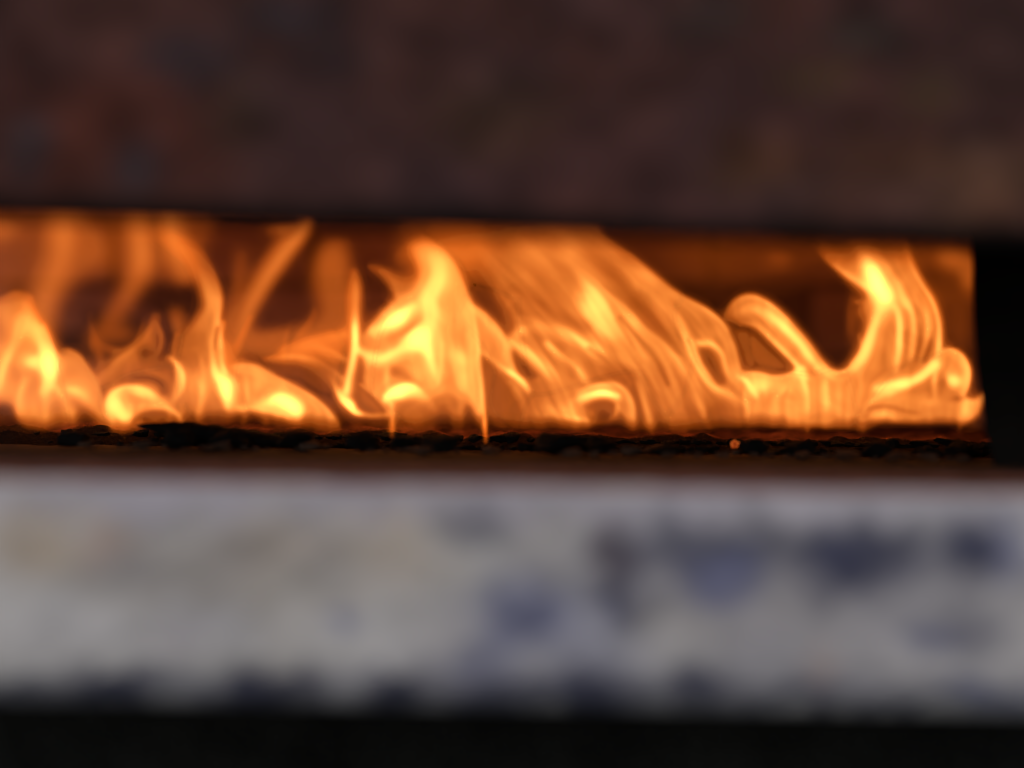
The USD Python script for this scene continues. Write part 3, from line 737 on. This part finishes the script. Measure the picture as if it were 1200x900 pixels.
# the wave and the ball at the right end
C.poly([(1097, 424), (1104, 412), (1116, 409), (1128, 417), (1137, 432), (1137, 450), (1132, 464), (1098, 468)], .55, 2.4)
C.poly([(1022, 478), (1046, 464), (1080, 461), (1110, 466), (1136, 468), (1156, 462), (1155, 474), (1146, 489), (1130, 497), (1080, 499), (1044, 497), (1014, 499)], .58, 2.6)
C.rib([(1010, 486, .58), (1024, 470, .66), (1044, 459, .70)], 4, 6)
C.rib([(1030, 456, .74), (1052, 451, .86), (1070, 448, .84), (1084, 440, .84), (1096, 427, .86)], 6, 7)
C.dot(1082, 456, 10, 6, .52, -20, 'd', .8)
C.rib([(1097, 428, .76), (1103, 413, .64), (1115, 409, .66), (1128, 417, .72), (1136, 432, .78), (1136, 448, .76), (1131, 463, .70)], 2, 6)
C.dot(1119, 446, 10, 8, .84, 30, 'r')
C.dot(1106, 449, 5, 9, .46, 0, 'd', .9)
C.rib([(1098, 428, .8), (1097, 448, .72), (1098, 468, .66)], 2.6, 3)
C.dot(1093, 472, 14, 6, .68, 0, 'r')
C.rib([(1133, 470, .72), (1132, 482, .74), (1128, 493, .64)], 7, 5)
C.rib([(1134, 472, .68), (1146, 471, .62), (1155, 464, .56)], 6, 6)
C.rib([(1016, 488, .44), (1024, 479, .44), (1042, 477, .46), (1062, 482, .48), (1080, 485, .52)], 2.4, 2.8, 'd', .9)
C.dot(1036, 487, 17, 4.5, .64, 4, 'r')
C.rib([(1016, 498, .34), (1060, 500, .36), (1122, 500, .34)], 4, 5, 'd', .8)
C.rib([(1016, 482, .58), (1013, 495, .46), (1012, 508, .36)], 3, 2)
C.rib([(1128, 494, .58), (1125, 508, .42)], 2.4, 2.4)
C.poly([(1126, 498), (1146, 492), (1152, 506), (1126, 510)], .22, 4, 'r')
# the fraying feet: the lower ends thin out towards the embers
gx, gy = np.meshgrid(GX, GY)
foot = 504 + 0.004 * (GX[None] - 500) + 20 * (fbm(np.stack([GX / 26, GX * 0, GX * 0], 1), 3, 61) - 0.5)[None]
keep = np.clip((foot + 9 - gy) / 28, 0, 1)
tail = np.exp(-((gx - 569) / 6) ** 2) + np.exp(-((gx - 459) / 7) ** 2)
C.v *= np.clip(np.maximum(keep, tail), 0, 1)
# fine silk along the rise of the gas
w1, w2 = fbm(np.stack([gx.ravel() / 55, gy.ravel() / 55, 0 * gx.ravel()], 1), 3, 71) - .5, fbm(np.stack([gx.ravel() / 55, gy.ravel() / 55, 9 + 0 * gx.ravel()], 1), 3, 72) - .5
lean = ndimage.gaussian_filter(((gx > 575) & (gx < 870)).astype(float), 14)
across = gx + 50 * w1.reshape(gx.shape) - gy * (0.15 + 0.85 * lean)
silk = fbm(np.stack([across.ravel() / 15, (gy.ravel() + 50 * w2) / 45, 3 + 0 * gx.ravel()], 1), 3, 73).reshape(gx.shape) - .5
C.v *= 1 + 0.13 * silk
warp = fbm(np.stack([gx.ravel() / 70, gy.ravel() / 70, 5 + 0 * gx.ravel()], 1), 3, 74).reshape(gx.shape) - .5
fold = fbm(np.stack([(across + 90 * warp).ravel() / 20, (gy + 70 * warp).ravel() / 95, 7 + 0 * gx.ravel()], 1), 2, 75).reshape(gx.shape)
fold = np.clip(1 - np.abs(2 * fold - 1) * 2.6, 0, 1) ** 2.5            # thin bright creases in the sheets of gas
patch = fbm(np.stack([(gx + 80 * warp).ravel() / 48, gy.ravel() / 38, 2 + 0 * gx.ravel()], 1), 2, 76).reshape(gx.shape) - .5
C.v += np.clip((C.v - .25) / .2, 0, 1) * np.clip((.95 - C.v) / .25, 0, 1) * (0.02 * fold - 0.004 + 0.13 * patch)


veil = ndimage.gaussian_filter(((gx > 568) & (gx < 850)).astype(float), 10)


def strands(v, reach, seed):
    """Fine strands that follow the folds: noise smeared along the direction in which the gas varies least."""
    gyv, gxv = np.gradient(ndimage.gaussian_filter(v, 2.5))
    # gas without folds rises straight up, and sweeps down to the right in the wide veil
    fall = np.arctan2(np.clip(0.55 + (gy - 280) / 110, .4, 3), 1.0) * veil + (math.pi / 2) * (1 - veil)
    p = 2.5e-5 + 2.2e-4 * veil * np.clip((505 - gy) / 60, 0, 1) + 2e-3 * np.clip((gy - 478) / 14, 0, 1)
    nx0, ny0 = -np.sin(fall), np.cos(fall)
    jxx, jyy, jxy = (ndimage.gaussian_filter(x, 4.0) for x in (gxv * gxv + p * nx0 ** 2, gyv * gyv + p * ny0 ** 2, gxv * gyv + p * nx0 * ny0))
    ang = 0.5 * np.arctan2(2 * jxy, jxx - jyy) + math.pi / 2
    dx, dy = np.cos(ang), np.sin(ang)
    grain = ndimage.gaussian_filter(np.random.default_rng(seed).normal(size=v.shape), 1.25)
    J, I = np.mgrid[:v.shape[0], :v.shape[1]].astype(float)
    total, weight = grain.copy(), 1.0
    for way in (1, -1):
        x, y, px_, py_ = I.copy(), J.copy(), way * dx, way * dy
        for k in range(reach):
            x, y = x + px_, y + py_
            j, i = np.clip(np.rint(y).astype(int), 0, v.shape[0] - 1), np.clip(np.rint(x).astype(int), 0, v.shape[1] - 1)
            nx_, ny_ = dx[j, i], dy[j, i]
            turn = np.where(nx_ * px_ + ny_ * py_ < 0, -1, 1)
            px_, py_ = nx_ * turn, ny_ * turn
            f = math.cos(k / reach * math.pi / 2)
            total += f * grain[j, i]; weight += f
    total = ndimage.gaussian_filter(total, 0.7)
    total -= ndimage.gaussian_filter(total, 14)
    return np.clip(total / total.std(), -2.2, 2.6)


strand = 0.65 * strands(C.v, 34, 5) + 0.55 * strands(ndimage.gaussian_filter(C.v, 2.5), 70, 6)
C.v *= 1 + (0.042 + 0.024 * veil) * strand * np.clip((.98 - C.v) / .3, 0.25, 1)
# deeper hollows, brighter folds
C.v = np.interp(C.v, [0, .2, .3, .4, .5, .6, .7, .8, .9, 1, 1.14], [0, .14, .22, .31, .41, .55, .715, .87, .99, 1.08, 1.18])
# the tips drift out of the plane of focus and spread; every flame has a thin dim skin round it
tips = np.clip((385 - gy) / 110, 0, 0.85) * (1 - 0.6 * ndimage.gaussian_filter(((gx > 700) & (gx < 1130)).astype(float), 20))
C.v *= np.clip(0.45 + 0.55 * (gy - 252) / 45, 0.3, 1) * (1 - ndimage.gaussian_filter(((gx > 930) & (gx < 1090)).astype(float), 10) * np.clip((312 - gy) / 50, 0, 0.75))
tips = np.maximum(tips, np.clip((150 - gx) / 90, 0, 0.45))
C.v = C.v * (1 - tips) + ndimage.gaussian_filter(C.v, 5.0) * tips
skin = ndimage.gaussian_filter(C.v, 6.0) * 0.66 * np.clip((516 - gy) / 20, 0, 1)
C.v = np.logaddexp(C.v * 18, skin * 18) / 18 - np.log(2) / 18 * np.exp(-np.abs(C.v - skin) * 18)
C.v = np.maximum(ndimage.gaussian_filter(C.v, 1.5), 0)

B = Canvas()          # the farther flames, out of focus behind, plus faint gas added to brighten the wall
B.poly([(-30, 225), (235, 225), (240, 300), (205, 330), (120, 325), (40, 340), (-30, 350)], .17, 10, 'r')
B.dot(0, 268, 22, 16, .30, 0, 'r')
B.rib([(78, 235, .28), (76, 275, .36), (72, 303, .34), (60, 332, .33), (50, 356, .34), (45, 385, .34)], 24, 22)
B.dot(108, 292, 20, 24, .28, 0, 'r')
B.rib([(163, 235, .30), (164, 275, .36), (165, 305, .38), (158, 328, .30), (144, 352, .24), (128, 378, .22), (110, 400, .2)], 16, 16)
B.rib([(200, 240, .36), (203, 285, .38), (215, 320, .32)], 16, 14)
B.dot(140, 392, 22, 12, .22, 0, 'r')
B.rib([(205, 372, .24), (210, 395, .3)], 14)
B.rib([(362, 258, .36, .55), (352, 275, .40, .8), (332, 300, .40), (312, 328, .38), (296, 354, .36), (284, 380, .34), (274, 410, .3), (268, 430, .26)], 12, 18)
B.dot(335, 268, 26, 10, .28, 0, 'r')
B.poly([(372, 290), (400, 275), (412, 300), (412, 400), (340, 410), (370, 370), (362, 330)], .25, 9, 'r')
B.rib([(282, 300, .14), (278, 345, .2), (272, 385, .28), (300, 400, .26), (340, 400, .26)], 14)
B.dot(388, 310, 14, 16, .28, 0, 'r')
B.poly([(290, 395), (400, 380), (400, 420), (300, 420)], .28, 8, 'r')
B.poly([(480, 225), (560, 225), (570, 330), (470, 330)], .22, 12, 'r')
B.dot(913, 303, 24, 16, .22, 0, 'r')
B.dot(840, 300, 110, 55, .15, 0, 'r')  # broad faint gas added to make the back wall glow, no flame tongue
B.dot(960, 290, 120, 34, .13, 0, 'r')  # more added glow in front of the upper back wall
B.dot(1116, 303, 30, 20, .34, 15, 'r')
B.dot(1136, 326, 14, 26, .32, 0, 'r')
B.dot(1100, 345, 40, 30, .17, 0, 'r')
B.dot(1070, 300, 20, 20, .2, 0, 'r')
B.dot(1125, 385, 26, 50, .16, 0, 'r')  # added glow for the lower back wall at right
B.v = ndimage.gaussian_filter(B.v, 3.0) * (1 + 0.14 * (gx < 440))
D = Canvas()          # threads of flame that lick forward over the charcoal
D.rib([(566, 470, .20), (568, 492, .42), (569, 508, .50, .7), (569.5, 528, .34, .4)], 2.6, 3.2, 'o')
D.rib([(460, 484, .18), (460, 500, .32), (458.5, 518, .18, .5)], 3, 3.6, 'o')
D.v = ndimage.gaussian_filter(D.v, 0.9)
#FLAMES-END


def gas(canvas):
    return np.interp(canvas.v, LEVELS[:, 0], LEVELS[:, 1])


def shell(X, Y, Z, on, t, thin):
    """The closed body of thickness t about the sheet (X, Y, Z), where on."""
    cell = on[:-1, :-1] | on[1:, :-1] | on[:-1, 1:] | on[1:, 1:]
    if not cell.any():
        return None
    vert = np.zeros(on.shape, bool)
    for dj in (0, 1):
        for di in (0, 1):
            vert[dj:dj + cell.shape[0], di:di + cell.shape[1]] |= cell
    jj, ii = np.nonzero(vert)
    idm = -np.ones(on.shape, int)
    idm[jj, ii] = np.arange(len(jj))
    half = np.maximum(t[jj, ii] / 2, thin)
    V = np.vstack([np.stack([X[jj, ii], Y[jj, ii] - half, Z[jj, ii]], 1), np.stack([X[jj, ii], Y[jj, ii] + half, Z[jj, ii]], 1)])
    cj, ci = np.nonzero(cell)
    p, q, r, s_ = idm[cj, ci], idm[cj, ci + 1], idm[cj + 1, ci + 1], idm[cj + 1, ci]
    f = np.vstack([np.stack([p, r, q], 1), np.stack([p, s_, r], 1)])
    n = len(jj)
    e = np.vstack([f[:, [0, 1]], f[:, [1, 2]], f[:, [2, 0]]])
    code = e[:, 0].astype(np.int64) * n + e[:, 1]
    edge = e[~np.isin(code, e[:, 1].astype(np.int64) * n + e[:, 0])]       # edges with a face on one side only
    side = np.vstack([np.stack([edge[:, 1], edge[:, 0], edge[:, 0] + n], 1), np.stack([edge[:, 1], edge[:, 0] + n, edge[:, 1] + n], 1)])
    F = np.vstack([f, f[:, ::-1] + n, side])
    m = trimesh.Trimesh(V, F, process=False)
    return V, (F if m.volume > 0 else F[:, ::-1])


def flame_bodies(canvas, plan, soft, least):
    """Shares the gas of a canvas out among flames (spine, depth, label): a point belongs to the flame whose spine is nearest, with a soft border."""
    a = gas(canvas)
    cool_all = 0.7 * np.tanh(a / 0.7)
    g = np.stack([gx.ravel(), gy.ravel()], 1)
    D = np.stack([cKDTree(spline(np.array(sp_, float))).query(g)[0] for sp_, *_ in plan])
    W = np.exp(-(D - D.min(0)) / soft)
    W[W < 0.03] = 0
    W /= W.sum(0)
    for (sp_, depth, label, group), w in zip(plan, W):
        t = a * w.reshape(a.shape)
        on = t > least
        on = ndimage.binary_opening(on, iterations=2)
        lab, n = ndimage.label(on)
        if n > 1:
            size = ndimage.sum(on, lab, range(1, n + 1))
            on = np.isin(lab, 1 + np.flatnonzero(size > 0.06 * size.max()))
        cool, hot = cool_all * w.reshape(a.shape), (a - cool_all) * w.reshape(a.shape)
        scale = (S + depth) / S
        o = at(600, 450, depth)
        X, Z = o[0] + (gx - 600) * K * scale, o[2] + (450 - gy) * K * scale / cp
        n3 = np.stack([gx.ravel() / 90, gy.ravel() / 120, np.full(gx.size, 1.0)], 1)
        Y = depth + (fbm(n3, 3, 81).reshape(gx.shape) - .5) * 0.020
        body = shell(X, Y, Z, on, np.where(on, np.maximum(cool - least, 0) * DEEP, 0), 6e-5)
        if body is None:
            continue
        warm = ndimage.binary_opening(ndimage.binary_erosion(on, iterations=2) & (hot > 0.02), iterations=1)
        inner = shell(X, Y, Z, warm, np.where(warm, (hot - 0.02) * DEEP, 0), 1.1e-4)
        if inner is None:
            tag(obj('flame', body, 'flame_gas'), label, 'flame', group)
        else:
            f = thing('flame', (0, 0, 0), label, 'flame', group)
            obj('mantle', body, 'flame_gas', f)
            obj('core', inner, 'flame_core_gas', f)


plan = [
    ([(0, 420), (30, 400), (57, 427), (50, 490)], 0.004, 'bright yellow forked flame at the left end of the fire', None),
    ([(76, 430), (90, 455), (108, 488)], 0.010, 'rounded orange lobe flame just right of the left end flame', None),
    ([(178, 385), (150, 412), (122, 432)], 0.016, 'thin dim hooked flame above the curl over the charred stick', None),
    ([(130, 478), (150, 460), (185, 475), (208, 496)], -0.004, 'low curling flame that rolls over the tip of the charred stick', None),
    ([(205, 280), (245, 345), (250, 400), (264, 453), (235, 470), (264, 495)], 0.000, 'upright flame with a bent top and bright waist left of centre', None),
    ([(285, 440), (330, 470), (375, 482), (390, 500)], -0.004, 'low mound shaped flame with a bright core left of centre', None),
    ([(330, 414), (360, 408), (392, 412), (385, 440)], 0.014, 'thin layered orange veil flame above the low mound', None),
    ([(415, 325), (416, 395), (408, 455), (418, 484), (440, 490)], -0.003, 'slender upright flame with hooked foot left of the tall central one', None),
    ([(447, 322), (495, 295), (510, 330), (500, 400), (470, 410), (470, 460), (530, 440), (545, 400), (563, 480), (569, 525)], -0.002, 'tallest central flame with a bright yellow peak', None),
    ([(562, 380), (590, 405), (604, 438), (590, 470)], 0.003, 'leaf shaped flame leaning on the right of the tallest central one', None),
    ([(520, 265), (600, 300), (660, 290), (700, 360), (640, 390), (640, 440), (740, 410), (780, 380), (770, 340), (780, 450)], 0.010, 'broad veil of orange flame sweeping down to the right of centre', None),
    ([(640, 484), (700, 462), (735, 460), (740, 490), (700, 493)], -0.005, 'small ring shaped curl of flame low in the middle', None),
    ([(800, 370), (840, 385), (860, 420), (835, 450), (820, 480), (866, 480)], 0.000, 'folded flame with a dark loop at the right edge of the broad veil', None),
    ([(860, 365), (880, 358), (920, 385), (950, 420), (900, 405)], -0.002, 'arching hump shaped flame left of the tall right flame', None),
    ([(880, 455), (925, 455), (985, 460), (985, 485), (890, 485)], 0.002, 'low flat sheet of flame under the arching one', None),
    ([(965, 292), (1010, 300), (1030, 340), (1020, 400), (1010, 470), (1050, 380), (1075, 330), (1095, 390)], -0.003, 'tall bright flame at the right with upright stripes', None),
    ([(1020, 490), (1060, 455), (1090, 470), (1117, 435), (1130, 450), (1140, 475), (1100, 490)], 0.000, 'wave shaped flame with a round ball at the far right end', None)]
flame_bodies(C, [(a_, 0.3 * d_, *r_) for a_, d_, *r_ in plan], 2.2, 0.04)
far = [
    ([(0, 260), (0, 300)], 0.115, 'dim blurred flame in the top left corner behind', None),
    ([(78, 250), (74, 300), (50, 370)], 0.12, 'dim blurred orange column behind the left end flame', None),
    ([(163, 250), (164, 310), (130, 380)], 0.115, 'dim blurred column second from the left at the back', None),
    ([(203, 250), (212, 320)], 0.09, 'dim glow behind the bent top of the upright flame', None),
    ([(360, 262), (312, 328), (270, 425)], 0.055, 'slanting dim orange streak with pointed top at the back', None),
    ([(390, 300), (390, 400)], 0.11, 'dim reddish flame behind the slender upright one', None),
    ([(520, 250), (520, 320)], 0.115, 'dim glow behind the tip of the tallest central flame', None),
    ([(913, 303), (850, 300)], 0.13, 'faint orange glow at the back above the arching flame', None),
    ([(1116, 303), (1136, 330), (1090, 345)], 0.115, 'dim orange flame in the top right corner behind', None)]
flame_bodies(B, far, 1.6, 0.03)
flame_bodies(D, [([(566, 470), (569, 528)], -0.031, 'thin bright thread of flame licking down over the charcoal under the tallest flame', None),
                 ([(460, 484), (458, 520)], -0.031, 'short faint thread of flame over the charcoal left of the tallest flame', None)], 2.0, 0.04)
